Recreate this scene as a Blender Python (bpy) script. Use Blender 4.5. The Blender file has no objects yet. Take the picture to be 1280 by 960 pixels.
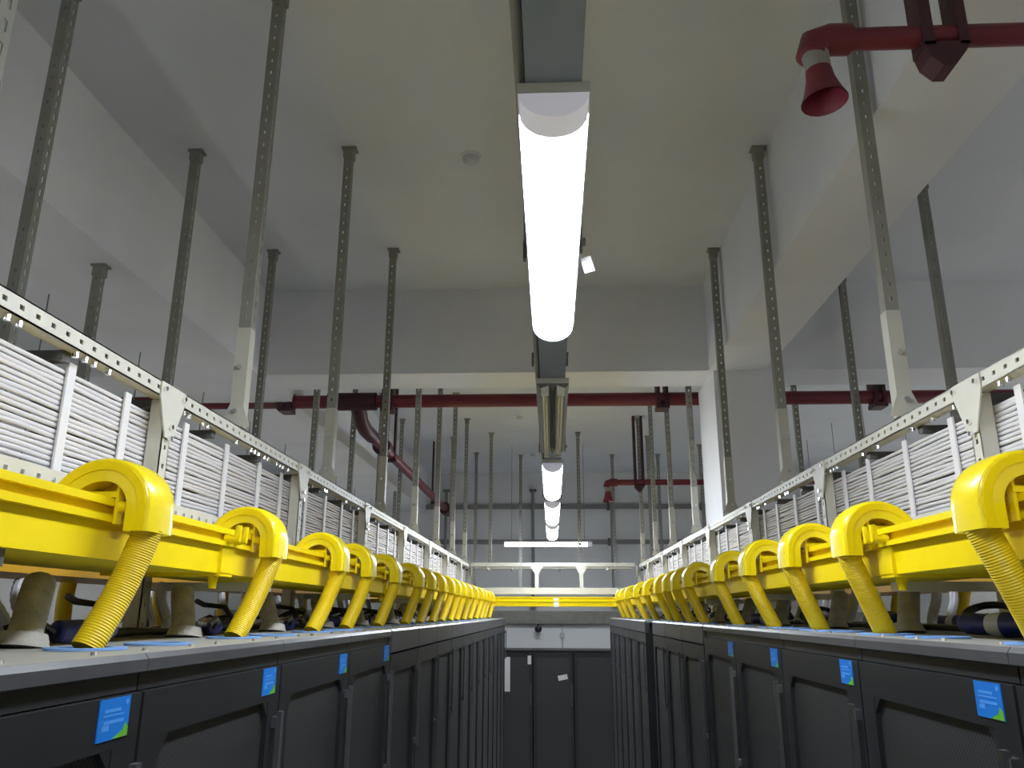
import bpy, bmesh, math, random
from mathutils import Vector, Matrix
random.seed(7)
SC = bpy.context.scene
COL = SC.collection
H = 2.25                      # camera height; the Z of every measured point is given relative to it

# ------------------------------------------------------------------ camera
F_PX = 1000.0
fw = Vector((690 - 640, 767 - 480, F_PX)).normalized()      # aisle direction (+Y) in image axes
up = Vector((14.0, 0, F_PX)); up.y = -(fw.x * up.x + fw.z * up.z) / fw.y; up.normalize()
rt = fw.cross(up)
cam_d = bpy.data.cameras.new('camera'); cam = bpy.data.objects.new('camera', cam_d); COL.objects.link(cam)
cam_d.sensor_width = 36; cam_d.lens = F_PX / 1280 * 36; cam_d.clip_start = .02; cam_d.clip_end = 60
R3 = Matrix(((rt.x, -rt.y, -rt.z), (fw.x, -fw.y, -fw.z), (up.x, -up.y, -up.z)))
cam.matrix_world = Matrix.Translation((0, 0, H)) @ R3.to_4x4()
SC.camera = cam

# ------------------------------------------------------------------ world, exposure
w = bpy.data.worlds.new('world'); SC.world = w; w.use_nodes = True
w.node_tree.nodes['Background'].inputs[0].default_value = (.5, .52, .55, 1)
w.node_tree.nodes['Background'].inputs[1].default_value = .02
vs = SC.view_settings
vs.view_transform = 'Standard'; vs.look = 'None'; vs.gamma = 1; vs.use_curve_mapping = False
vs.exposure = 0.0
LAMP_POWER = 50.0             # emission strength of a lit lamp's diffuser
FILL_POWER = 6.3              # emission strength of the unseen fill tubes added to the sides

# ------------------------------------------------------------------ materials
def mat(name, col, rough=.5, metal=0, noise=0, scale=8, bump=0, bscale=60, emit=0, spec=.5, coat=0, ecol=(.90, .97, 1.06)):
    m = bpy.data.materials.new(name); m.use_nodes = True
    nt = m.node_tree; b = nt.nodes['Principled BSDF']
    b.inputs['Base Color'].default_value = (*col, 1)
    b.inputs['Roughness'].default_value = rough; b.inputs['Metallic'].default_value = metal
    b.inputs['Specular IOR Level'].default_value = spec
    if coat: b.inputs['Coat Weight'].default_value = coat; b.inputs['Coat Roughness'].default_value = .12
    tc = nt.nodes.new('ShaderNodeTexCoord')
    if noise:
        n = nt.nodes.new('ShaderNodeTexNoise'); n.inputs['Scale'].default_value = scale; n.inputs['Detail'].default_value = 5
        nt.links.new(tc.outputs['Object'], n.inputs['Vector'])
        r = nt.nodes.new('ShaderNodeMapRange'); r.inputs['From Min'].default_value = .3; r.inputs['From Max'].default_value = .7
        r.inputs['To Min'].default_value = 1 - noise; r.inputs['To Max'].default_value = 1 + noise
        nt.links.new(n.outputs['Fac'], r.inputs['Value'])
        mx = nt.nodes.new('ShaderNodeVectorMath'); mx.operation = 'SCALE'; mx.inputs[0].default_value = col
        nt.links.new(r.outputs['Result'], mx.inputs['Scale']); nt.links.new(mx.outputs[0], b.inputs['Base Color'])
    if bump:
        n2 = nt.nodes.new('ShaderNodeTexNoise'); n2.inputs['Scale'].default_value = bscale; n2.inputs['Detail'].default_value = 4
        nt.links.new(tc.outputs['Object'], n2.inputs['Vector'])
        bp = nt.nodes.new('ShaderNodeBump'); bp.inputs['Strength'].default_value = bump; bp.inputs['Distance'].default_value = .01
        nt.links.new(n2.outputs['Fac'], bp.inputs['Height']); nt.links.new(bp.outputs[0], b.inputs['Normal'])
    if emit:
        b.inputs['Emission Color'].default_value = (*ecol, 1); b.inputs['Emission Strength'].default_value = emit
    return m

def mesh_mat():
    """perforated black steel: rows of small round holes"""
    m = mat('perforated_steel', (.03, .032, .034), .55)
    nt = m.node_tree; b = nt.nodes['Principled BSDF']
    tc = nt.nodes.new('ShaderNodeTexCoord'); mp = nt.nodes.new('ShaderNodeMapping'); mp.inputs['Scale'].default_value = (0, 150, 150)
    mp.inputs['Rotation'].default_value = (math.radians(45), 0, 0)
    v = nt.nodes.new('ShaderNodeTexVoronoi'); v.inputs['Randomness'].default_value = 0; v.inputs['Scale'].default_value = 1
    nt.links.new(tc.outputs['Object'], mp.inputs['Vector']); nt.links.new(mp.outputs[0], v.inputs['Vector'])
    r = nt.nodes.new('ShaderNodeValToRGB'); e = r.color_ramp.elements
    e[0].position = .32; e[0].color = (.004, .004, .004, 1); e[1].position = .42; e[1].color = (.038, .040, .042, 1)
    nt.links.new(v.outputs['Distance'], r.inputs[0]); nt.links.new(r.outputs[0], b.inputs['Base Color'])
    return m

M = dict(
    ceiling=mat('ceiling_paint', (.71, .735, .78), .9, noise=.05, scale=1.2, bump=.05),
    beam=mat('beam_paint', (.79, .80, .83), .9, noise=.05, scale=1.5, bump=.05),
    wall=mat('wall_paint', (.66, .67, .68), .85, noise=.04, scale=1.0),
    wall_low=mat('wall_panel_paint', (.86, .88, .92), .8, noise=.03, scale=1),
    floor=mat('floor_tile', (.70, .71, .72), .45, noise=.06, scale=3),
    steel=mat('beige_steel', (.62, .61, .54), .45, noise=.05, scale=12),
    hanger=mat('hanger_steel', (.25, .245, .215), .55, noise=.12, scale=9),
    sleeve=mat('pale_steel', (.50, .49, .43), .5, noise=.05),
    dark_steel=mat('dark_steel', (.12, .12, .12), .5, metal=.3, noise=.2),
    chrome=mat('bright_bolt', (.85, .85, .86), .15, metal=1),
    yellow=mat('yellow_plastic', (.90, .68, .002), .5, noise=.02, scale=20, spec=.2),
    yellow_gloss=mat('yellow_gloss_plastic', (.90, .70, .002), .28, noise=.02, scale=20, coat=.3),
    yellow_hose=mat('yellow_hose', (.74, .53, .006), .45, noise=.04, scale=30),
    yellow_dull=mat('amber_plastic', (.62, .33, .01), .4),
    cable=mat('white_cable', (.74, .73, .76), .5, noise=.04, scale=6),
    retainer=mat('white_strip', (.78, .77, .79), .5),
    cab=mat('cabinet_black', (.0135, .0145, .017), .42, noise=.15, scale=10),
    cab_edge=mat('cabinet_charcoal', (.062, .063, .069), .38, noise=.15, scale=14),
    cab_top=mat('cabinet_top_grey', (.30, .30, .285), .5, noise=.08, scale=10),
    mesh=mesh_mat(),
    chrome_dull=mat('handle_metal', (.5, .5, .5), .3, metal=1),
    blue=mat('sticker_blue', (.006, .17, .62), .45), blue_lt=mat('sticker_print', (.07, .30, .78), .45),
    green=mat('sticker_green', (.12, .42, .03), .45),
    ring=mat('blue_ring', (.19, .36, .72), .5), hole=mat('dark_hole', (.01, .012, .02), .8),
    red=mat('red_paint', (.15, .016, .028), .42, noise=.1, scale=6), red_dk=mat('dark_red_paint', (.05, .010, .018), .5, noise=.15, scale=8),
    grey_conduit=mat('grey_conduit', (.40, .385, .35), .7, noise=.25, scale=25, bump=.3, bscale=120),
    plug=mat('plug_blue', (.016, .022, .15), .3), plug_grey=mat('plug_grey', (.55, .56, .60), .4),
    black=mat('black_rubber', (.012, .012, .014), .35),
    white=mat('white_plastic', (.75, .75, .75), .4),
    lamp=mat('lamp_diffuser', (.9, .9, .9), .4, emit=LAMP_POWER),
    fill_tube=mat('fill_tube_glow', (.9, .9, .9), .4, emit=FILL_POWER, ecol=(1, .985, .91)),  # glow of the added fill tubes
    lamp_cap=mat('lamp_cap', (.72, .73, .84), .4, emit=.22, ecol=(.85, .85, 1)), lamp_body=mat('lamp_housing', (.60, .62, .64), .35, metal=.2),  # faint cap glow stands in for diffuser light shining through
    trunk=mat('trunking_grey', (.19, .23, .31), .5, noise=.06),
    tube_off=mat('tube_glass', (.42, .42, .40), .12, spec=.8), reflector=mat('lamp_reflector', (.30, .30, .29), .25, metal=.6),
    rail=mat('conduit_grey', (.20, .20, .20), .5), paper=mat('paper', (.62, .62, .62), .8),
)

# ------------------------------------------------------------------ helpers
class MB:
    def __init__(s): s.v = []; s.f = []
    def add(s, vs, fs):
        o = len(s.v); s.v += [tuple(p) for p in vs]; s.f += [[i + o for i in f] for f in fs]; return s
    def box(s, x0, x1, y0, y1, z0, z1):
        return s.add([(x0,y0,z0),(x1,y0,z0),(x1,y1,z0),(x0,y1,z0),(x0,y0,z1),(x1,y0,z1),(x1,y1,z1),(x0,y1,z1)],
                     [(0,3,2,1),(4,5,6,7),(0,1,5,4),(1,2,6,5),(2,3,7,6),(3,0,4,7)])
    def bar(s, p, q, wd, hg, upv=(0,0,1)):
        p = Vector(p); q = Vector(q); d = (q - p).normalized(); u = Vector(upv)
        a = d.cross(u).normalized(); b = a.cross(d).normalized()
        vs = [e + a * i * wd / 2 + b * j * hg / 2 for e in (p, q) for i, j in ((-1,-1),(1,-1),(1,1),(-1,1))]
        return s.add(vs, [(3,2,1,0),(4,5,6,7),(0,1,5,4),(1,2,6,5),(2,3,7,6),(3,0,4,7)])
    def tube(s, pts, r, n=10, caps=True):
        """sweep a circle along pts; r is a number or a list"""
        pts = [Vector(p) for p in pts]; k = len(pts); rs = r if isinstance(r, (list, tuple)) else [r] * k
        a = None; vs = []
        for i, p in enumerate(pts):
            d = (pts[min(i+1, k-1)] - pts[max(i-1, 0)]).normalized()
            if a is None: a = d.cross(Vector((0,0,1)) if abs(d.z) < .9 else Vector((1,0,0))).normalized()
            a = (a - d * a.dot(d)).normalized(); b = d.cross(a)
            for j in range(n):
                t = 2 * math.pi * j / n; vs.append(p + (a * math.cos(t) + b * math.sin(t)) * rs[i])
        fs = [(i*n+j, i*n+(j+1)%n, (i+1)*n+(j+1)%n, (i+1)*n+j) for i in range(k-1) for j in range(n)]
        if caps: fs += [tuple(range(n-1, -1, -1)), tuple(range((k-1)*n, k*n))]
        return s.add(vs, fs)
    def prism(s, poly, axis, a, b):
        """extrude a 2-D polygon along 'x' (poly = y,z) or 'y' (poly = x,z)"""
        n = len(poly); mk = (lambda c, p: (c, p[0], p[1])) if axis == 'x' else (lambda c, p: (p[0], c, p[1])) if axis == 'y' else (lambda c, p: (p[0], p[1], c))
        vs = [mk(a, p) for p in poly] + [mk(b, p) for p in poly]
        return s.add(vs, [tuple(range(n)), tuple(range(2*n-1, n-1, -1))] + [(i, n+i, n+(i+1)%n, (i+1)%n) for i in range(n)])
    def plate(s, org, du, dv, dw, length, width, thick, pitch, hl, hw):
        """perforated plate: holes hl x hw every pitch along du"""
        org = Vector(org); du = Vector(du); dv = Vector(dv); dw = Vector(dw); n = max(1, int(round(length / pitch))); p = length / n
        for i in range(n):
            c = (i + .5) * p; O = [(i*p,0),((i+1)*p,0),((i+1)*p,width),(i*p,width)]
            I = [(c-hl/2,width/2-hw/2),(c+hl/2,width/2-hw/2),(c+hl/2,width/2+hw/2),(c-hl/2,width/2+hw/2)]
            vs = [org + du*a + dv*b + dw*t for t in (0, thick) for a, b in O + I]
            fs = []
            for k in range(4):
                m = (k+1) % 4
                fs += [(k, 4+k, 4+m, m), (8+k, 8+m, 12+m, 12+k), (4+k, 12+k, 12+m, 4+m)]
            fs += [(0,1,9,8),(2,3,11,10)]
            if i == 0: fs.append((3,0,8,11))
            if i == n-1: fs.append((1,2,10,9))
            s.add(vs, fs)
        return s
    def mesh(s, name, m, smooth=None):
        me = bpy.data.meshes.new(name); me.from_pydata(s.v, [], s.f); me.validate()
        bm = bmesh.new(); bm.from_mesh(me); bmesh.ops.recalc_face_normals(bm, faces=bm.faces); bm.to_mesh(me); bm.free()
        me.materials.append(m)
        if smooth:
            me.polygons.foreach_set('use_smooth', [True] * len(me.polygons)); me.set_sharp_from_angle(angle=math.radians(smooth))
        return me
    def build(s, name, m, parent=None, smooth=None, loc=None, **tags):
        return link(name, s.mesh(name, m, smooth), parent, loc, **tags)

def link(name, me, parent=None, loc=None, rz=0, **tags):
    o = bpy.data.objects.new(name, me); COL.objects.link(o)
    if parent is not None: o.parent = parent
    if loc is not None: o.location = loc
    o.rotation_euler.z = rz
    for k, v in tags.items(): o[k] = v
    return o

def thing(name, label, category, loc=(0,0,0), rz=0, group=None):
    o = link(name, None, None, loc, rz, label=label, category=category)
    o.empty_display_size = .1
    if group: o['group'] = group
    return o

def copy_tree(o, parent=None):
    c = o.copy(); COL.objects.link(c); c.parent = parent
    for ch in KIDS.get(o.name, []): copy_tree(ch, c)
    return c
KIDS = {}
def remember(root):
    """remember children of a prototype by name, so the copies need no operators"""
    for o in list(COL.objects):
        if o.parent: KIDS.setdefault(o.parent.name, [])
    def walk(o):
        KIDS[o.name] = [c for c in o.children]
        for c in KIDS[o.name]: walk(c)
    walk(root)

ORD = 'first second third fourth fifth sixth seventh eighth ninth tenth eleventh twelfth thirteenth fourteenth fifteenth sixteenth seventeenth eighteenth nineteenth twentieth twenty-first twenty-second twenty-third twenty-fourth'.split()
ROW = {-1: 'in the row facing the column', 1: 'in the row below the column'}
SIDE = {-1: 'facing the column', 1: 'below the column'}

# ------------------------------------------------------------------ room shell
ZC, ZS = H + 2.30, H + 1.65           # ceiling and beam soffit
def struct(name, mb, m): return mb.build(name, m, kind='structure')
struct('floor', MB().box(-6.2, 6.2, -4.2, 13.7, -.1, 0), M['floor'])
struct('ceiling', MB().box(-6.2, 6.2, -4.2, 13.7, ZC, ZC + .12), M['ceiling'])
struct('wall_back', MB().box(-6.2, 6.2, 13.5, 13.7, 0, ZC), M['wall'])
struct('wall_front', MB().box(-6.2, 6.2, -4.2, -4.0, 0, ZC), M['wall'])
struct('wall_left', MB().box(-6.2, -6.0, -4.0, 13.5, 0, ZC), M['wall'])
struct('wall_right', MB().box(6.0, 6.2, -4.0, 13.5, 0, ZC), M['wall'])
struct('trim_1', MB().box(-3.15, -2.10, -4.0, 13.5, ZS, ZC), M['beam'])          # long beam over the far cabinets
struct('trim_2', MB().box(1.12, 1.51, -4.0, 5.45, ZS, ZC), M['beam'])            # long beam that meets the column
struct('trim_3', MB().box(-2.10, 6.0, 5.45, 5.85, ZS, ZC), M['beam'])            # cross beam
struct('trim_4', MB().box(-6.0, -3.15, 5.45, 5.85, ZS, ZC), M['beam'])
struct('trim_5', MB().box(1.15, 1.63, 5.45, 6.05, 0, ZS), M['beam'])             # column
struct('trim_6', MB().box(-6.0, 6.0, 13.46, 13.5, 0, H - .17), M['wall_low'])    # pale lower wall panel

# ------------------------------------------------------------------ server cabinets
def make_cabinet(kind, side):
    root = thing('server_cabinet', 'x', 'cabinet')
    MB().box(-1.0, -.022, -.297, .297, .02, 2.15).build('body', M['cab'], root)
    MB().box(-1.0, -.004, -.299, .299, 2.184, 2.20).build('top_panel', M['cab_top'], root)
    if kind == 'A':
        MB().prism([(-.03, 2.183), (-.004, 2.1995), (.002, 2.192), (.002, 2.176), (-.012, 2.172), (-.03, 2.172)], 'y', -.299, .299).build('cornice', M['cab_edge'], root)
        MB().box(-.06, -.010, -.298, .298, 2.150, 2.176).build('header', M['cab'], root)
    else:
        MB().prism([(-.03, 2.183), (-.004, 2.1995), (.002, 2.192), (.002, 2.12), (-.012, 2.115), (-.03, 2.115)], 'y', -.297, .297).build('cornice', M['cab_edge'], root)
    zt = 2.148 if kind == 'A' else 2.112
    door = MB()
    sw, tr = .062, .065
    y0, y1, z0 = -.296, .296, .06
    door.box(-.022, 0, y0, y0 + sw, z0, zt).box(-.022, 0, y1 - sw, y1, z0, zt).box(-.022, 0, y0 + sw, y1 - sw, zt - tr, zt).box(-.022, 0, y0 + sw, y1 - sw, z0, z0 + tr)
    d = door.build('door', M['cab'], root)
    c = .03                                                   # mesh window with cut corners
    a, b, e, g = y0 + sw, y1 - sw, z0 + tr, zt - tr
    MB().prism([(a, e), (b, e), (b, g), (a, g)], 'x', -.018, -.010).build('mesh_panel', M['mesh'], d)
    for yy, sg in ((a, 1), (b, -1)):
        MB().prism([(yy, g), (yy + sg * c, g), (yy, g - c)], 'x', -.012, -.001).build('corner_gusset', M['cab'], d)
    hd = MB().box(0, .012, .262, .284, 1.74, 1.76).box(0, .012, .262, .284, 2.03, 2.05).bar((.014, .273, 1.73), (.014, .273, 2.06), .016, .010, (1,0,0))
    hd.build('handle', M['chrome_dull'] if (side > 0 and kind == 'A') else M['cab_edge'], d)
    if kind == 'A':
        st = MB().box(-.0002, .0015, .188, .264, 2.096, 2.147).build('sticker', M['blue'], root)
        pr = MB()
        for k, (q0, q1, zz, hh) in enumerate(((.200, .240, 2.130, .004), (.198, .250, 2.125, .002), (.200, .250, 2.116, .004), (.198, .214, 2.108, .007))):
            pr.box(.0015, .0019, q0, q1, zz, zz + hh)
        pr.tube([(.0015, .255, 2.140), (.0019, .255, 2.140)], .004, 10)
        pr.build('sticker_print', M['blue_lt'], st)
        MB().prism([(.2635, 2.0965), (.2635, 2.108), (.256, 2.114), (.250, 2.105), (.226, 2.0965)], 'x', .0015, .0019).build('sticker_corner', M['green'], st)
    bl = MB()
    for yy in (-.24, -.08, .03, .22):
        bl.tube([(-.035, yy, 2.199), (-.035, yy, 2.2045)], [.005, .004], 8)
    bl.build('bolts', M['chrome'], root, smooth=40, kind='stuff')
    return root

protos = {}
cabinets = {-1: [], 1: []}
def place_cab(side, yc, kind, label):
    if (kind, side) in protos: o = copy_tree(protos[kind, side])
    else:
        o = protos[kind, side] = make_cabinet(kind, side); remember(o)
    o.location = (-.576, yc, -.006) if side < 0 else (.650, yc, .007); o.rotation_euler.z = 0 if side < 0 else math.pi
    o['label'] = label; o['group'] = 'server cabinets lining the aisle'
    cabinets[side].append((yc, o))
for i in range(5):
    place_cab(-1, .277 + .6 * i, 'A', f'black server cabinet with blue sticker on its door, {ORD[i]} {ROW[-1]}')
for i in range(12):
    place_cab(-1, .277 + .6 * 5 + .012 + .6 * i, 'B', f'black server cabinet without sticker, {ORD[i]} after the stickered ones {ROW[-1]}')
for i in range(5):
    place_cab(1, .935 + .6 * i, 'A', f'black server cabinet with blue sticker on its door, {ORD[i]} {ROW[1]}')
place_cab(1, .335, 'B', 'black server cabinet without sticker beside the camera in the row below the column')
for i in range(3):
    place_cab(1, 3.947 + .6 * i, 'B', f'black cabinet before the dark gap, {ORD[i]} past the stickered ones below the column')
for i in range(6):
    place_cab(1, 6.18 + .6 * i, 'B', f'black cabinet beyond the dark gap, {ORD[i]} after it below the column')

RING = (lambda mb: [mb.add([(math.cos(t)*r, math.sin(t)*r, z) for (r, z) in ((.058, .0005), (.058, .004), (.038, .004), (.038, .0005)) for t in [2*math.pi*k/24 for k in range(24)]],
        [(a*24+k, a*24+(k+1)%24, ((a+1)%4)*24+(k+1)%24, ((a+1)%4)*24+k) for a in range(4) for k in range(24)]), mb][1])(MB()).mesh('cable_port', M['ring'], 40)
HOLE = MB().tube([(0,0,-.002), (0,0,.001)], .040, 20).mesh('port_hole', M['hole'])
TOPZ = {-1: -.056, 1: -.043}
def inside_cab(side, y):
    yc = min((t[0] for t in cabinets[side]), key=lambda c: abs(c - y))
    return max(yc - .235, min(yc + .235, y))
def add_port(side, wx, wy):
    yc, cabo = min(cabinets[side], key=lambda t: abs(t[0] - wy))
    lx = (wx + .576) if side < 0 else -(wx - .650); ly = (wy - yc) * (1 if side < 0 else -1)
    p = link('cable_port', RING, cabo, (lx, ly, 2.20)); link('port_hole', HOLE, p, (0, 0, 0))

# ------------------------------------------------------------------ yellow fibre trays
LIP = {-1: -.726, 1: .720}
def make_tray(side, lipx, y0, y1, m, label, group, dull=False):
    root = thing('fibre_tray', label, 'cable tray', (lipx, 0, H), 0 if side < 0 else math.pi, group)
    s = 1 if side < 0 else -1                        # local y = s * world y
    joints = [y for y in (1.78 + 1.8 * k for k in range(-1, 6)) if y0 < y < y1]
    ends = [y0] + joints + [y1]
    for a, b in zip(ends[:-1], ends[1:]):
        la, lb = sorted((s * a, s * b)); mb = MB()
        mb.box(-.004, .002, la, lb, .088, .178)                    # outer wall
        mb.box(-.254, -.248, la, lb, .088, .178)                   # inner wall
        mb.box(-.254, .002, la, lb, .082, .088)                    # bottom
        mb.build('channel', m, root)
        MB().box(-.005, .014, la, lb, .166, .178).build('lip', m, root)
        MB().box(.001, .015, la, lb, .140, .150).build('rib', m, root)
        MB().box(-.262, -.253, la, lb, .166, .178).build('lip', m, root)
    if dull: return root
    for y in joints:
        mb = MB(); a, b = s * y - .035, s * y + .035
        mb.box(-.258, .008, a, b, .076, .083).box(.002, .010, a, b, .083, .139).box(-.262, -.254, a, b, .083, .165)
        j = mb.build('coupler', m, root)
        for yy in (s * y - .02, s * y + .02):
            MB().tube([(.008, yy, .155), (.034, yy, .155), (.036, yy, .185)], [.012, .010, .007], 10).build('clamp_knob', m, j, smooth=40)
        MB().tube([(-.02, s * y, .078), (-.02, s * y, .050)], [.012, .008], 10).build('clamp_knob', m, j, smooth=40)
    return root
make_tray(-1, LIP[-1], -.9, 9.75, M['yellow'], 'yellow fibre tray with hooded outlets above the row facing the column', 'fibre trays')
make_tray(1, LIP[1], -.9, 9.75, M['yellow'], 'yellow fibre tray with hooded outlets above the row below the column', 'fibre trays')
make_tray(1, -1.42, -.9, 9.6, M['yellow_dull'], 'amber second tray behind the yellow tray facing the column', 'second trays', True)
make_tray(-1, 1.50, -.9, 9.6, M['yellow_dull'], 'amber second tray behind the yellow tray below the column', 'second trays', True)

# cross tray at the end of the aisle
xt = thing('fibre_tray', 'yellow fibre tray crossing the far end of the aisle', 'cable tray', (0, 9.85, H), 0, 'fibre trays')
for a, b in ((-.97, .045), (.055, .97)):
    MB().box(a, b, -.004, .002, .088, .190).box(a, b, .244, .25, .088, .18).box(a, b, -.004, .25, .082, .088).build('channel', M['yellow'], xt)
    MB().box(a, b, -.014, .002, .178, .192).build('lip', M['yellow'], xt)
    MB().box(a, b, -.015, -.002, .136, .148).build('rib', M['yellow'], xt)
MB().box(.02, .08, -.010, -.003, .08, .178).box(.02, .08, -.01, .255, .074, .083).build('coupler', M['retainer'], xt)

# ------------------------------------------------------------------ hooded outlets with corrugated hoses
def hood_mesh():
    path = [(.060, -.040, 0)] + [(.060 * math.cos(t), .060 * math.sin(t), t) for t in [math.pi * k / 18 for k in range(17)]]
    path += [(-.068, .004, math.pi), (-.080, -.012, math.pi), (-.085, -.03, math.pi)]
    hw = lambda f: .0465 + .034 * max(0, f - .45) ** 1.5 / .41
    def loft(section):
        mb = MB(); vs = []; n = len(path); k = len(section(0))
        for i, (u, z, t) in enumerate(path):
            nx, nz = math.cos(t), math.sin(t)
            for th, y in section(i / (n - 1)): vs.append((u + nx * th, y, z + nz * th))
        fs = [(i*k+q, i*k+(q+1)%k, (i+1)*k+(q+1)%k, (i+1)*k+q) for i in range(n-1) for q in range(k)] + [tuple(range(k)), tuple(range((n-1)*k+k-1, (n-1)*k-1, -1))]
        return mb.add(vs, fs)
    def body(f):
        h = hw(f)
        return [(-.020, -h), (.013, -h), (.0165, -h + .0015), (.0185, -h + .005), (.0200, -h * .55), (.0206, 0), (.0200, h * .55), (.0185, h - .005), (.0165, h - .0015), (.013, h), (-.020, h)]
    def rim(sg):
        return lambda f: [(a, sg * (hw(f) + b)) for a, b in ((-.001, -.001), (.0125, -.001), (.0125, .0022), (-.001, .0022))]
    return loft(body), [loft(rim(-1)), loft(rim(1))]
hb, hr = hood_mesh()
HOOD = hb.mesh('hood', M['yellow_gloss'], 50); RIMS = [r.mesh('rim', M['yellow'], 35) for r in hr]
br = MB().box(-.030, .022, -.040, .040, .0145, .024).box(.0165, .022, -.038, -.022, -.028, .048).box(.0165, .022, .022, .038, -.028, .048).box(-.034, .014, -.004, .004, .024, .050)
BRACKET = br.mesh('bracket', M['yellow'])
KNOB = MB().tube([(.022, -.03, .0), (.034, -.03, .0)], [.010, .008], 10).mesh('knob', M['yellow'], 40)

def hose_mesh(p, q, side):
    p, q = Vector(p), Vector(q); c = p.lerp(q, .5)
    if side > 0: c = c + Vector((.010, 0, 0))
    L = (q - p).length; n = int(L / .0021); pts = []; rs = []
    for i in range(n + 1):
        f = i / n; sag = Vector((0, 0, 0)); 
        pts.append(p * (1-f)**2 + c * 2 * f * (1-f) + q * f * f + Vector((0, .012 * math.sin(f * math.pi), 0))); rs.append(.0240 if i % 2 else .0231)
    return MB().tube(pts, rs, 14).mesh('corrugated_hose', M['yellow_hose'], 30)

def make_outlet(side, lipx, yc, dx, dy, label):
    root = thing('fibre_outlet', label, 'cable outlet', (lipx, yc, H + .165), 0 if side < 0 else math.pi, 'hooded fibre outlets')
    link('hood', HOOD, root)
    for r in RIMS: link('rim', r, root)
    b = link('bracket', BRACKET, root); link('knob', KNOB, b)
    s = 1 if side < 0 else -1
    yh = inside_cab(side, yc + dy)
    q = (s * dx, s * (yh - yc), TOPZ[side] - .165 + .0015)
    link('corrugated_hose', hose_mesh((.059, 0, -.030), q, side), root)
    add_port(side, lipx + dx, yh)

def make_back_outlet(side, x, yc, label):
    root = thing('fibre_outlet', label, 'cable outlet', (x, yc, H + .165), math.pi if side < 0 else 0, 'outlets on the second trays')
    link('hood', HOOD_DULL, root)
    link('corrugated_hose', hose_mesh((.059, 0, -.030), (.036, .05, TOPZ[side] - .165 + .0015), 0), root)
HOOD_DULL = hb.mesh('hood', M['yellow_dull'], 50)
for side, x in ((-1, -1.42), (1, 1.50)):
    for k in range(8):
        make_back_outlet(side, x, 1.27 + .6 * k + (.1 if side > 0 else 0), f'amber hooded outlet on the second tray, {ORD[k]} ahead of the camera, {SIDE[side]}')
LE = [1.36, 1.98, 2.61, 3.02, 3.55, 4.18, 4.62, 5.08, 5.56, 5.95, 6.33, 6.8, 7.35, 7.95, 8.4, 8.82, 9.5]
RE = [1.33, 1.91, 2.36, 2.86, 3.37, 4.11, 4.51, 4.87, 5.26, 5.9, 6.6, 7.4, 8.0, 8.5]
make_outlet(-1, LIP[-1], .66, .03, -.12, 'yellow hooded fibre outlet just beside the camera, facing the column')
make_outlet(1, LIP[1], .74, .03, 0, 'yellow hooded fibre outlet just beside the camera, below the column')
for i, e in enumerate(LE):
    make_outlet(-1, LIP[-1], e - .048, .016, -.062 if i == 0 else -.13, f'yellow hooded outlet with corrugated hose, {ORD[i]} ahead of the camera, {SIDE[-1]}')
for i, e in enumerate(RE):
    make_outlet(1, LIP[1], e - .048, .022, random.uniform(.0, .05), f'yellow hooded outlet with corrugated hose, {ORD[i]} ahead of the camera, {SIDE[1]}')
for y in (1.46, 2.06, 2.66): add_port(-1, -.696, inside_cab(-1, y))
for y in (1.66, 2.2, 2.62): add_port(1, .745, inside_cab(1, y))

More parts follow.
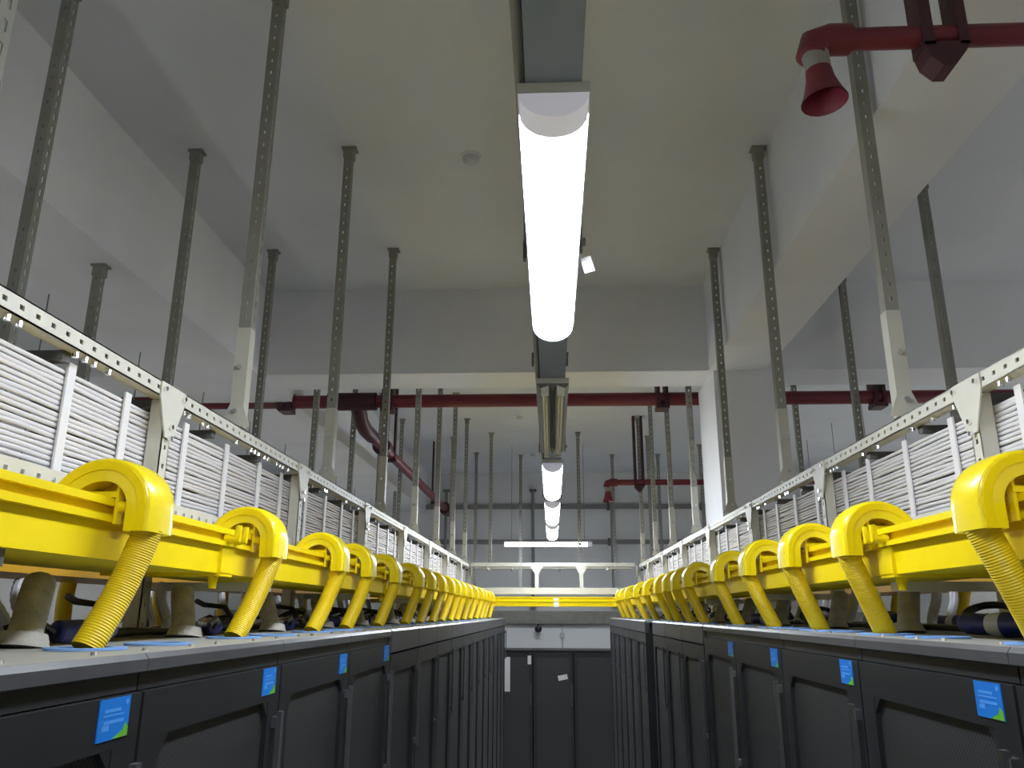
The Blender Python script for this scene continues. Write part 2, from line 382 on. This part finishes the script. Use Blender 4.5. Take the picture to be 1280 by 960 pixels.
# ------------------------------------------------------------------ overhead racks with white cables
RZ = .535; RT = RZ + .040
def make_rack(side, x0, label):
    root = thing('cable_rack', label, 'cable rack', (x0, 0, H), 0 if side < 0 else math.pi, 'overhead cable racks')
    s = 1 if side < 0 else -1
    ya, yb = -.6, 9.9
    la, lb = sorted((s * ya, s * yb))
    def rail(xa, z0):
        mb = MB().plate((xa, la, z0), (0,1,0), (0,0,1), (-1,0,0), lb - la, .040, .003, .05, .014, .010)
        mb.box(xa - .038, xa, la, lb, z0 + .037, z0 + .040).box(xa - .038, xa, la, lb, z0, z0 + .003)
        return mb.build('rail', M['steel'], root)
    BK = .761 if side < 0 else .976
    rail(0, RZ); rail(-BK, RZ)
    mb = MB().plate((-.012, la, .238), (0,1,0), (0,0,1), (-1,0,0), lb - la, .04, .003, .05, .012, .009)
    mb.box(-.045, -.012, la, lb, .238, .241); mb.build('rail', M['steel'], root)
    posts = [2.0 + 1.17 * k for k in range(-2, 8)]
    for y in posts:
        c = s * y
        p = MB().plate((-.002, c - .021, TOPZ[side] + .0005), (0,0,1), (0,1,0), (-1,0,0), RZ - TOPZ[side] - .001, .042, .003, .05, .012, .012)
        p.box(-.042, -.002, c - .021, c - .018, TOPZ[side] + .0005, RZ - .001).box(-.042, -.002, c + .018, c + .021, TOPZ[side] + .0005, RZ - .001)
        po = p.build('post', M['steel'], root)
        g = MB().prism([(c - .021, RZ - .10), (c - .068, RZ), (c + .068, RZ), (c + .021, RZ - .10)], 'x', .001, .005)
        g.prism([(c - .068, RZ), (c - .068, RT - .002), (c + .068, RT - .002), (c + .068, RZ)], 'x', .001, .005)
        g.build('gusset', M['steel'], po)
        MB().box(-BK - .038, -.04, c - .02, c + .02, RZ - .024, RZ - .001).build('cross_bar', M['dark_steel'], root)
        MB().box(-.05, .275, c + .06, c + .10, .052, .073).build('support_arm', M['steel'], root)
        bb = MB()
        for yy, zz in ((c - .055, RZ + .02), (c + .055, RZ + .02), (c, RZ - .07), (c, RZ - .10)):
            bb.tube([(.004, yy, zz), (.014, yy, zz)], .0065, 8)
        bb.build('bolts', M['chrome'], po, smooth=40, kind='stuff')
    for k in range(9):
        for dy in (.35, .75):
            c = s * (posts[k] + dy)
            MB().box(-BK - .038, -.03, c - .015, c + .015, RZ - .022, RZ - .001).build('cross_bar', M['dark_steel'], root)
    bb = MB()
    y = ya + .1
    while y < yb - .1:
        if random.random() < .55:
            zz = RZ - .001
            for q in range(random.choice((1, 1, 2, 3))):
                bb.tube([(-.012, s * (y + q * .035), zz), (-.012, s * (y + q * .035), zz - .012)], .007, 8)
        y += .13
    bb.build('bolts', M['chrome'], root, smooth=40, kind='stuff')
    y = ya + .12; i = 0
    while y < yb - .05:                                           # white uprights that hold the cables apart
        c = s * y
        MB().box(-.0435, -.0385, c - .014, c + .014, .2415, .520).build('cable_retainer', M['retainer'], root)
        y += (.33, .30, .30, .24)[i % 4]; i += 1
    # the cables themselves are things held by the rack
    n = 19
    for k in range(n):
        z = H + .498 - .0118 * k; pts = []; yy = ya
        while yy <= yb:
            pts.append((x0 + side * .0515 + random.uniform(-.0015, .0015), yy, z + random.uniform(-.0028, .0022) * (1 if k else .4)))
            yy += .15
        MB().tube(pts, .0054, 7).build('white_cable', M['cable'], None, smooth=60, label=f'white cable running along the rack {SIDE[side]}, {ORD[k]} from the top', category='cable', group='white cables stacked on the racks')
    # black cables lying on the cross bars behind the rail
    for k in range(4):
        xk = x0 + side * (.20 + .12 * k + random.uniform(0, .03)); pts = []; yy = ya
        while yy <= yb:
            pts.append((xk + random.uniform(-.02, .02), yy, H + RZ + .0115 + random.uniform(0, .004))); yy += .2
        MB().tube(pts, .010, 8).build('black_cable', M['black'], None, smooth=60, label=f'black power cable on the rack cross bars {SIDE[side]}, {ORD[k]} from the rail', category='cable', group='black cables on the racks ' + SIDE[side])
    return root
make_rack(-1, -1.0, 'beige perforated steel cable rack holding white cables, facing the column')
make_rack(1, 1.055, 'beige perforated steel cable rack holding white cables, below the column')

# rack bridging the end of the aisle
xr = thing('cable_rack', 'beige steel rack bridging the far end of the aisle above the yellow cross tray', 'cable rack', (0, 9.96, H), 0, 'overhead cable racks')
for yy in (0, .55):
    MB().plate((-.99, yy, .548), (1,0,0), (0,0,1), (0,1,0), 2.0, .046, .003, .05, .014, .01).box(-.99, 1.01, yy, yy + .04, .548, .551).build('rail', M['steel'], xr)
MB().box(-.99, 1.01, 0, .04, .225, .30).build('rail', M['steel'], xr)
for xx in (-.18, .36):
    p = MB().box(xx - .022, xx + .022, -.004, .036, .30, .55).build('post', M['steel'], xr)
    MB().prism([(xx - .022, .46), (xx - .075, .548), (xx + .075, .548), (xx + .022, .46)], 'y', -.008, -.004).build('gusset', M['steel'], p)
for xx in (-.8, -.5, .1, .7):
    MB().box(xx - .015, xx + .015, .04, .55, .52, .548).build('cross_bar', M['steel'], xr)

# ------------------------------------------------------------------ hangers from the ceiling
HM = {}
def hanger_mesh(L):
    if L not in HM:
        mb = MB().plate((-.0205, -.0205, 0), (0,0,1), (1,0,0), (0,1,0), L, .041, .0025, .05, .014, .008)
        mb.plate((.0205, -.018, 0), (0,0,1), (0,1,0), (-1,0,0), L, .038, .0025, .05, .026, .010)
        mb.box(-.0205, -.018, -.018, .0205, 0, L)
        HM[L] = mb.mesh('channel', M['hanger'])
    return HM[L]
FOOT = MB().box(-.035, .04, -.03, .03, -.010, 0).box(-.025, .027, -.024, .024, -.06, -.010).mesh('ceiling_foot', M['hanger'])
SLV = MB().box(-.0225, .0225, -.0225, -.0207, .0, .34).box(.0207, .0225, -.0225, .0225, 0, .34).box(-.0225, -.0207, -.0225, .0225, 0, .34).prism([(-.05, 0), (.05, 0), (.0225, .07), (-.0225, .07)], 'y', -.0262, -.0227).mesh('sleeve', M['sleeve'])
SLV_BOLT = MB().tube([(0, -.024, .2), (0, -.036, .2)], .008, 8).tube([(0, -.026, .05), (0, -.036, .05)], .008, 8).mesh('bolts', M['chrome'], 40)
FLIP = {-1: 0, 1: math.pi}
def hanger(x, y, z0, z1, label, group, sleeve=False, rz=0, cross=False):
    L = round(z1 - z0, 3)
    r = thing('ceiling_hanger', label, 'hanger', (x, y, H + z0), 0, group)
    link('channel', hanger_mesh(L), r); link('ceiling_foot', FOOT, r, (0, 0, L))
    if sleeve:
        s = link('sleeve', SLV, r); b = link('bolts', SLV_BOLT, s); b['kind'] = 'stuff'
    if cross:
        MB().box(-.09, .09, -.034, -.0215, .20, .215).build('cross_piece', M['hanger'], r)
ys = [1.26 + 1.19 * k for k in range(8)]
def clear(y): return 6.0 if 5.36 < y < 5.94 else y          # keep clear of the cross beam
for i, y in enumerate(ys):
    y = clear(y - (.05 if i != 1 else -.05))
    hanger(-1.02 if i else -1.036, y, .577, 2.30, f'grey hanger standing on the rack rail facing the column, {ORD[i]} from the camera', 'hangers on the rack rails', i > 0)
    y = clear(ys[i] + (.03 if i > 1 else -.03))
    if i: hanger(1.075, y, .577, 2.30, f'grey hanger standing on the rack rail below the column, {ORD[i-1]} ahead of the camera', 'hangers on the rack rails', True)
for i, y in enumerate(ys[1:]):
    hanger(-1.82 if i else -1.80, clear(y - (.06 if i else .02)), .577, 2.30, f'dark hanger on the outer rail facing the column, {ORD[i]} ahead of the camera', 'hangers on the outer rails')
for i, y in enumerate((4.03, 5.30, 6.6, 7.9, 9.2)):
    hanger(2.05, y, .577, 2.30, f'dark hanger on the outer rail below the column, {ORD[i]} ahead of the camera', 'hangers on the outer rails', False, 0, i == 0)
hanger(-2.22, 3.55, .577, 1.65, 'dark hanger fixed under the wide beam behind the outer rail', 'hangers under the wide beam')
hanger(3.15, 4.86, .577, 2.30, 'dark hanger far beyond the beam on the side below the column', 'hangers beyond the beam')
for i, (x, y) in enumerate(((-.78, 10.35), (.36, 10.35), (-1.32, 10.6), (1.30, 10.6), (-.45, 11.9), (.92, 11.9), (-2.2, 11.2), (2.1, 11.2), (-1.1, 11.7), (1.6, 11.9))):
    hanger(x, y, .594 if y < 10.55 else .3, 2.30, f'grey hanger beyond the bridging rack at the end of the aisle, {ORD[i]} of ten', 'hangers beyond the bridging rack')

# ------------------------------------------------------------------ lamps over the aisle
LX = .012
LZ = H + .90
def lens_profile(w, h, n=12):
    return [(w / 2 * math.cos(math.pi * k / n), -h * math.sin(math.pi * k / n)) for k in range(n + 1)]
def make_lamp(label, lit, L, loc, rz=0, group='tube lights over the aisle'):
    r = thing('tube_light', label, 'light', loc, rz, group)
    MB().box(-.066, .066, -L/2, L/2, .0, .022).build('housing', M['lamp_body'], r)
    if lit:
        MB().prism(lens_profile(.124, .048), 'y', -L/2 + .066, L/2 - .012).build('diffuser', M['lamp'], r, smooth=50)
        MB().prism(lens_profile(.128, .050), 'y', -L/2, -L/2 + .065).build('end_cap', M['lamp_cap'], r, smooth=50)
        MB().prism(lens_profile(.128, .050), 'y', L/2 - .011, L/2).build('end_cap', M['lamp_cap'], r, smooth=50)
    else:
        MB().prism([(-.066, 0), (.066, 0), (.052, -.02), (.012, -.006), (0, -.028), (-.012, -.006), (-.052, -.02)], 'y', -L/2, L/2).build('reflector', M['reflector'], r)
        for xx in (-.033, .033):
            t = MB().tube([(xx, -L/2 + .03, -.028), (xx, L/2 - .03, -.028)], .013, 12).build('tube', M['tube_off'], r, smooth=50)
            MB().box(xx - .015, xx + .015, -L/2 + .005, -L/2 + .03, -.045, 0).box(xx - .015, xx + .015, L/2 - .03, L/2 - .005, -.045, 0).build('tube_holder', M['white'], t)
    return r
spans = [(-.60, .62), (1.24, 2.47), (3.13, 4.50), (4.92, 6.30), (6.72, 8.15), (8.5, 9.85)]
names = ['lit white tube light behind the camera over the aisle', 'large lit white tube light nearest overhead, hung in the middle of the aisle',
         'unlit open light with two bare tubes behind the big lit tube light', 'lit white tube light just beyond the unlit one over the aisle',
         'second lit white tube light beyond the unlit one over the aisle', 'third lit white tube light beyond the unlit one, above the crosswise one']
names[1] = 'large lit white tube light overhead, the biggest of the line over the aisle'
for i, (a, b) in enumerate(spans):
    make_lamp(names[i], i != 2, b - a, (LX, (a + b) / 2, LZ))
cross_lamp = make_lamp('lit white tube light hung crosswise at the end of the aisle', True, 1.2, (-.075 + .03, 11.15, H + .93), math.pi / 2)
for xx in (-.5, .5):
    MB().tube([(0, xx, .02), (0, xx, ZC - H - .93)], .0035, 8).build('threaded_rod', M['rail'], cross_lamp)
# unseen bare tubes added at the sides to brighten ceiling, beam and bays
TB = [MB().tube([(x, -.74, 0), (x, .74, 0)], .016, 12).mesh('tube', M['fill_tube'], 50) for x in (-.05, .05)]
SP = MB().box(-.012, .012, -.78, .78, .012, .03).box(-.07, .07, -.78, -.745, -.018, .03).box(-.07, .07, .745, .78, -.018, .03).mesh('spine', M['white'])
for sx in (-1, 1):
    for xk in ((2.7, 5.2) if sx < 0 else (3.5, 5.2)):
        for k in range(8):
            zl = .8 if xk > 4 else .62
            r = thing('tube_light', 'unseen bare tube light added to brighten the ceiling beside the aisle', 'light', (sx * xk, -2.6 + 2.0 * k, H + zl), 0, 'added fill tubes beside the aisle')
            for t in (TB[:1] if xk == 2.7 else TB): link('tube', t, r)
            link('spine', SP, r)
            zt = (ZS if sx * xk < -2.1 and sx * xk > -3.15 else ZC) - H - zl
            for yy in (-.5, .5):
                MB().tube([(0, yy, .03), (0, yy, zt)], .004, 6).build('threaded_rod', M['rail'], r)

tk = thing('light_trunking', 'long grey trunking that carries the tube lights along the aisle', 'trunking', (LX, 0, LZ + .022))
MB().box(-.051, .051, -1.2, 10.5, .001, .055).build('channel', M['trunk'], tk)
MB().tube([(-.062, -1.2, .03), (-.062, 10.5, .03)], .010, 10).build('side_conduit', M['rail'], tk, smooth=50)
for y in (1.02, 2.02, 3.0, 4.75, 6.72):
    MB().box(-.082, .062, y - .012, y + .012, .055, .064).box(-.082, -.074, y - .012, y + .012, .012, .06).box(.052, .060, y - .012, y + .012, .012, .06).build('clamp', M['dark_steel'], tk)
for y, sx in ((-.8, 1), (2.02, 1), (2.02, -1), (4.84, 1), (4.84, -1), (7.0, 1), (9.9, 1)):
    c = sx * .078
    p = MB().box(min(0, c), max(0, c) + .012, y - .014, y + .014, .058, .070).build('hanger_bracket', M['rail'], tk)
    MB().tube([(c, y, .03), (c, y, ZC - LZ - .022)], .0035, 8).build('threaded_rod', M['rail'], p)
tg = MB().box(-.014, .014, -.002, .002, -.045, 0)
tg.build('paper_tag', M['paper'], None, None, (LX + .088, 2.00, LZ + .030), label='small white paper tag hanging beside the big lit tube light', category='tag').rotation_euler.y = -.25

# ------------------------------------------------------------------ red gas pipes
fp = thing('fire_pipe', 'dark red fire pipe crossing the room below the ceiling behind the column', 'pipe', (0, 6.28, H + 1.665))
MB().tube([(-4.2, 0, 0), (5.2, 0, 0)], .054, 14).build('pipe', M['red'], fp, smooth=50)
for a, b, r in ((-2.24, -2.1, .068), (-1.82, -1.42, .074), (-.05, .0, .06)):
    MB().tube([(a, 0, 0), (b, 0, 0)], r, 14).build('coupling', M['red_dk'], fp, smooth=50)
for xx in (-2.16, -1.32, .9, 2.6):
    MB().box(xx - .045, xx - .02, -.07, .07, -.075, .634).box(xx + .02, xx + .045, -.07, .07, -.075, .634).box(xx - .05, xx + .05, -.075, .075, -.09, -.058).build('pipe_hanger', M['red_dk'], fp)
bx, bz = -1.58, -.16
MB().tube([(bx, 0, 0), (bx, .06, -.04), (bx, .18, bz * .8), (bx, .35, bz), (bx, .6, bz)], [.066, .066, .062, .062, .062], 14).build('elbow', M['red_dk'], fp, smooth=50)
MB().tube([(bx, .55, bz), (bx, 5.9, bz)], .048, 14).build('branch_pipe', M['red'], fp, smooth=50)
MB().tube([(bx, 1.0, bz), (bx, 1.16, bz)], .085, 14).tube([(bx, 5.6, bz), (bx, 5.95, bz)], .09, 14).build('coupling', M['red_dk'], fp, smooth=50)
for yy in (1.45, 4.6):
    MB().box(bx - .05, bx - .03, yy - .03, yy + .03, bz - .06, .634).box(bx + .03, bx + .05, yy - .03, yy + .03, bz - .06, .634).box(bx - .06, bx + .06, yy - .03, yy + .03, bz - .075, bz - .05).build('pipe_hanger', M['red_dk'], fp)

def nozzle_pipe(label, x, y, z, xe, hx, sc, tilt):
    r = thing('gas_nozzle', label, 'pipe', (x, y, H + z), 0, 'red pipes ending in a horn nozzle')
    MB().tube([(.02, 0, 0), (xe - x, 0, 0)], .030 * sc, 14).build('pipe', M['red'], r, smooth=50)
    e = MB().tube([(.075 * sc, 0, 0), (.02 * sc, 0, 0), (-.02 * sc, 0, -.012 * sc), (-.030 * sc, 0, -.055 * sc)], [.042 * sc] * 4, 14)
    e.build('elbow', M['red'], r, smooth=50)
    a = Vector((-.020 * sc, 0, -.05 * sc)); d = Vector((math.sin(tilt) * .3, -.06, -1)).normalized()
    MB().tube([a, a + d * .05 * sc], [.036 * sc, .033 * sc], 14).build('neck', M['hanger'], r, smooth=50)
    n0 = a + d * .05 * sc
    n = MB(); n.tube([n0, n0 + d * .03 * sc, n0 + d * .075 * sc, n0 + d * .10 * sc], [.034 * sc, .037 * sc, .050 * sc, .060 * sc], 18, False)
    n.tube([n0 + d * .01 * sc, n0 + d * .075 * sc, n0 + d * .10 * sc], [.030 * sc, .046 * sc, .057 * sc], 18, False)
    n.tube([n0, n0 + d * .012 * sc], [.034 * sc, .033 * sc], 18)
    n.build('nozzle', M['red'], r, smooth=40)
    hz = (ZC if not (1.12 < hx < 1.51) else ZS) - H - z
    h = MB().box(hx - x - .062, hx - x - .032, -.035 * sc, .035 * sc, -.05, hz).box(hx - x + .032, hx - x + .058, -.035 * sc, .035 * sc, -.05, hz)
    h.prism([(hx - x - .062, -.04), (hx - x + .058, -.04), (hx - x + .045, -.07), (hx - x + .01, -.115), (hx - x - .02, -.115), (hx - x - .05, -.085)], 'y', -.035 * sc, .035 * sc)
    h.build('pipe_hanger', M['red_dk'], r)
nozzle_pipe('red pipe overhead ending in a large horn nozzle near the beam', .745, 1.87, 1.50, 3.4, 1.06, 1.0, .15)
nozzle_pipe('small red pipe far beyond the column ending in a horn nozzle', .70, 9.5, 1.50, 4.0, 1.05, 1.15, 0)

# ------------------------------------------------------------------ ceiling fittings
for i, (x, y, lb) in enumerate(((-.40, 3.68, 'round grey smoke detector on the ceiling above the big lit tube light'), (-.36, 9.4, 'small round smoke detector on the ceiling beyond the red pipe'), (-.25, 11.8, 'tiny round smoke detector on the ceiling close to the back wall'))):
    r = thing('smoke_detector', lb, 'detector', (x, y, ZC), 0, 'smoke detectors')
    MB().tube([(0,0,0), (0,0,-.014)], .055, 18).build('base', M['white'], r, smooth=40)
    MB().tube([(0,0,-.014), (0,0,-.03), (0,0,-.042)], [.046, .042, .026], 18).build('head', M['plug_grey'], r, smooth=40)

# ------------------------------------------------------------------ back wall
for i, (z, lb) in enumerate(((1.72, 'upper grey conduit running along the back wall'), (1.14, 'lower grey conduit running along the back wall'))):
    r = thing('wall_conduit', lb, 'conduit', (0, 13.46, H + z), 0, 'conduits on the back wall')
    MB().box(-5.5, 5.5, -.05, .04, -.035, .035).build('channel', M['rail'], r)
    for x in (-4, -2.4, -.3, .95, 2.5, 4):
        MB().box(x - .02, x + .02, -.055, .04, -.06, .06).build('saddle', M['dark_steel'], r)
for i, (x, z0, z1) in enumerate(((-.30, .1, 2.0), (1.0, .1, 2.0), (-1.75, .1, 2.0))):
    r = thing('wall_pipe', f'grey upright pipe on the back wall, {ORD[i]} of three', 'pipe', (x, 13.36, H), 0, 'upright pipes on the back wall')
    MB().tube([(0, 0, z0), (0, 0, z1)], .025, 10).build('pipe', M['rail'], r, smooth=50)
    MB().box(-.06, .06, -.03, .10, z1 - .03, z1).box(-.05, .05, -.03, .10, z0, z0 + .04).build('bracket', M['dark_steel'], r)
r = thing('shadow_band', 'grey band standing in for shadow along the back wall above the pale panel', 'shadow band', (0, 13.45, H - .06))  # grey box stands in for a strip of shade along the wall
MB().box(-5.5, 5.5, -.12, .045, -.10, .10).build('body', M['hanger'], r)
MB().box(-5.5, 5.5, -.13, -.12, -.085, .085).build('cover', M['hanger'], r)
r = thing('security_camera', 'small black camera hanging under the grey shadow band on the back wall', 'camera', (-.22, 13.28, H - .16))
MB().tube([(0,0,0), (0,0,-.05)], .02, 10).build('stem', M['black'], r, smooth=40)
MB().tube([(0,0,-.04), (0,0,-.07), (0,0,-.11), (0,0,-.13)], [.05, .06, .05, .02], 14).build('dome', M['black'], r, smooth=40)
r = thing('wall_socket', 'small grey socket with its conduit on the pale wall panel', 'socket', (.16, 13.45, H - .33))
MB().box(-.035, .035, -.03, .01, -.04, .04).build('box', M['plug_grey'], r)
MB().tube([(0, -.01, .04), (0, -.01, .17)], .010, 8).tube([(0, -.01, -.04), (0, -.01, -.4)], .010, 8).build('conduit', M['plug_grey'], r)

def back_cab(x0, x1, label):
    r = thing('equipment_cabinet', label, 'cabinet', ((x0 + x1) / 2, 12.5, 0), 0, 'black cabinets across the end of the aisle')
    h = (x1 - x0) / 2 - .004; zt = H - .535
    MB().box(-h, h, .02, .8, .02, zt).build('body', M['cab'], r)
    MB().box(-h - .002, h + .002, .0, .8, zt, zt + .012).build('top_panel', M['cab'], r)
    d = MB().box(-h + .006, h - .006, -.004, .02, .05, zt - .02).build('door', M['cab'], r)
    MB().box(-h + .05, h - .05, -.007, -.003, .12, zt - .09).build('door_panel', M['mesh'], d)
    MB().box(h - .04, h - .02, -.02, -.004, zt - .75, zt - .45).build('handle', M['cab_edge'], d)
back_cab(-.90, -.29, 'black cabinet with a white paper strip across the end of the aisle')
back_cab(-.29, .31, 'black cabinet with a small white note across the end of the aisle')
back_cab(.31, .91, 'plain black cabinet closing the end of the aisle beside the dark gap row')
for nm, lb, x, z, sx, sz in (('paper_strip', 'tall white paper strip stuck to the black end cabinet', -.665, H - .86, .04, .24), ('paper_tag', 'small white tag high on the black end cabinet', -.34, H - .66, .026, .06), ('paper_note', 'small white note stuck to the middle of the black end cabinet', .15, H - .90, .07, .035)):
    o = MB().box(-sx, sx, -.0015, .0015, -sz, sz).build(nm, M['paper'], None, None, (x, 12.490, z), label=lb, category='paper')
    if nm == 'paper_note': o.rotation_euler.y = -.2

# ------------------------------------------------------------------ plugs, cables and conduits lying on the cabinet tops
def conduit(side, x, y, lean, label):
    r = thing('grey_conduit', label, 'conduit', (x, y, H + TOPZ[side]), 0, 'grey conduits rising from cabinet tops')
    q = (x + side * .05 - x, lean, .104)
    n = 26; pts = [Vector((0, 0, .0)).lerp(Vector(q), k / n) for k in range(n + 1)]
    MB().tube(pts, [.027 if k % 2 else .0260 for k in range(n + 1)], 12).build('flexible_tube', M['grey_conduit'], r, smooth=30)
    MB().tube([(0, 0, 0), (0, .004, .022)], [.042, .034], 14).build('base_gland', M['grey_conduit'], r, smooth=40)
def plug(side, x, y, ang, label, big=1.0):
    r = thing('power_plug', label, 'plug', (x, y, H + TOPZ[side] + .0265 * big), ang, 'blue power plugs on cabinet tops')
    b = big
    MB().tube([(-.055*b,0,0), (-.05*b,0,0), (.01*b,0,0), (.015*b,0,0)], [.018*b, .024*b, .026*b, .026*b], 14).build('body', M['plug'], r, smooth=40)
    MB().tube([(.015*b,0,0), (.03*b,0,0), (.05*b,0,0)], [.025*b, .025*b, .021*b], 14).build('collar', M['plug_grey'], r, smooth=40)
    MB().tube([(.05*b,0,0), (.10*b,0,.002), (.115*b,0,.002)], [.022*b, .023*b, .016*b], 14).build('socket', M['plug'], r, smooth=40)
    c = MB().tube([(-.055*b,0,0), (-.09*b,0,.012), (-.12*b,.01,.02), (-.15*b,.03,.005)], .008*b, 8).build('lead', M['black'], r, smooth=50)
def loop(side, x, y, rad, tilt, label):
    r = thing('cable_loop', label, 'cable', (x, y, H + TOPZ[side]), 0, 'looped black cables on cabinet tops')
    for k in range(2):
        rr = rad * (1 - .18 * k); pts = []
        for t in range(19):
            a = 2 * math.pi * t / 18 * .93
            pts.append((rr * .7 * math.cos(a), rr * math.sin(a), .012 + .01 * k + rr * tilt * (1 + math.sin(a + .6))))
        MB().tube(pts, .0075, 8).build('coil', M['black'], r, smooth=50)
    MB().tube([(rad*.7, 0, .02), (rad*.6 - side*-.02, -.03, .07), (.02 + side*.05, -.02, .075), (side*.06, 0, .085)], .007, 8).build('riser', M['black'], r, smooth=50)
def whip(side, x, y, label):
    r = thing('pale_hose', label, 'cable', (x, y, H + TOPZ[side]), 0, 'pale hoses rising behind the yellow hoses')
    q = random.uniform(-.05, .03)
    n = 20; pts = [Vector((0,0,.002)).lerp(Vector((side * .03, q, .123)), k / n) + Vector((0, .01 * math.sin(k / 3), 0)) for k in range(n + 1)]
    MB().tube(pts, [.0135 if k % 2 else .0120 for k in range(n + 1)], 9).build('sleeve', M['plug_grey'], r, smooth=30)
    MB().tube([(0,0,0), (0,0,.02)], [.022, .016], 10).build('gland', M['white'], r, smooth=40)
for side, x0 in ((-1, -.83), (1, .875)):
    nm = SIDE[side]
    for k in range(9):
        y = (1.30 if side < 0 else 1.52) + .6 * k
        t = f', {ORD[k]} from the camera {nm}'
        conduit(side, x0 + side * random.uniform(0, .03), y, random.uniform(.05, .11), 'grey flexible conduit rising to the yellow tray' + t)
        plug(side, x0 + side * .03, y + .17, random.uniform(1.0, 2.2), 'blue power plug lying on a cabinet top' + t, .82 if side < 0 else .95)
        plug(side, x0 + side * .31, y + .36, random.uniform(1.0, 2.2), 'blue power plug lying farther back' + t, .85)
        loop(side, x0 + side * .07, y + .30, random.uniform(.06, .085), random.uniform(.15, .4), 'black cable looped on a cabinet top' + t)
        whip(side, x0 + side * .12, y + .12, 'pale corrugated cord rising from a cabinet top' + t)
        whip(side, x0 + side * .33, y + .47, 'pale corrugated cord farther back on top' + t)

r = thing('sensor_box', 'small dark grey box clipped under the yellow tray beside the camera', 'box', (-.765, 1.05, H + .0685))
MB().box(-.03, .03, -.014, .014, -.011, .0125).build('body', M['dark_steel'], r)
MB().tube([(0, .002, -.011), (0, .004, -.04), (-.004, -.006, -.075), (-.02, -.03, -.10), (-.05, -.06, -.118)], .0045, 8).build('lead', M['black'], r, smooth=50)

# black power cables running along the cabinet tops behind the plugs
for side, x0 in ((-1, -.83), (1, .875)):
    for k in range(3):
        pts = []; y = -.2
        while y < 9.3:
            pts.append((x0 + side * (.10 + .032 * k + random.uniform(-.008, .008)), y, H + TOPZ[side] + .0095 + random.uniform(0, .006))); y += .12
        MB().tube(pts, .008, 8).build('power_cable', M['black'], None, smooth=60, label=f'black power cable lying along the cabinet tops {SIDE[side]}, {ORD[k]} from the aisle', category='cable', group='power cables along the cabinet tops')
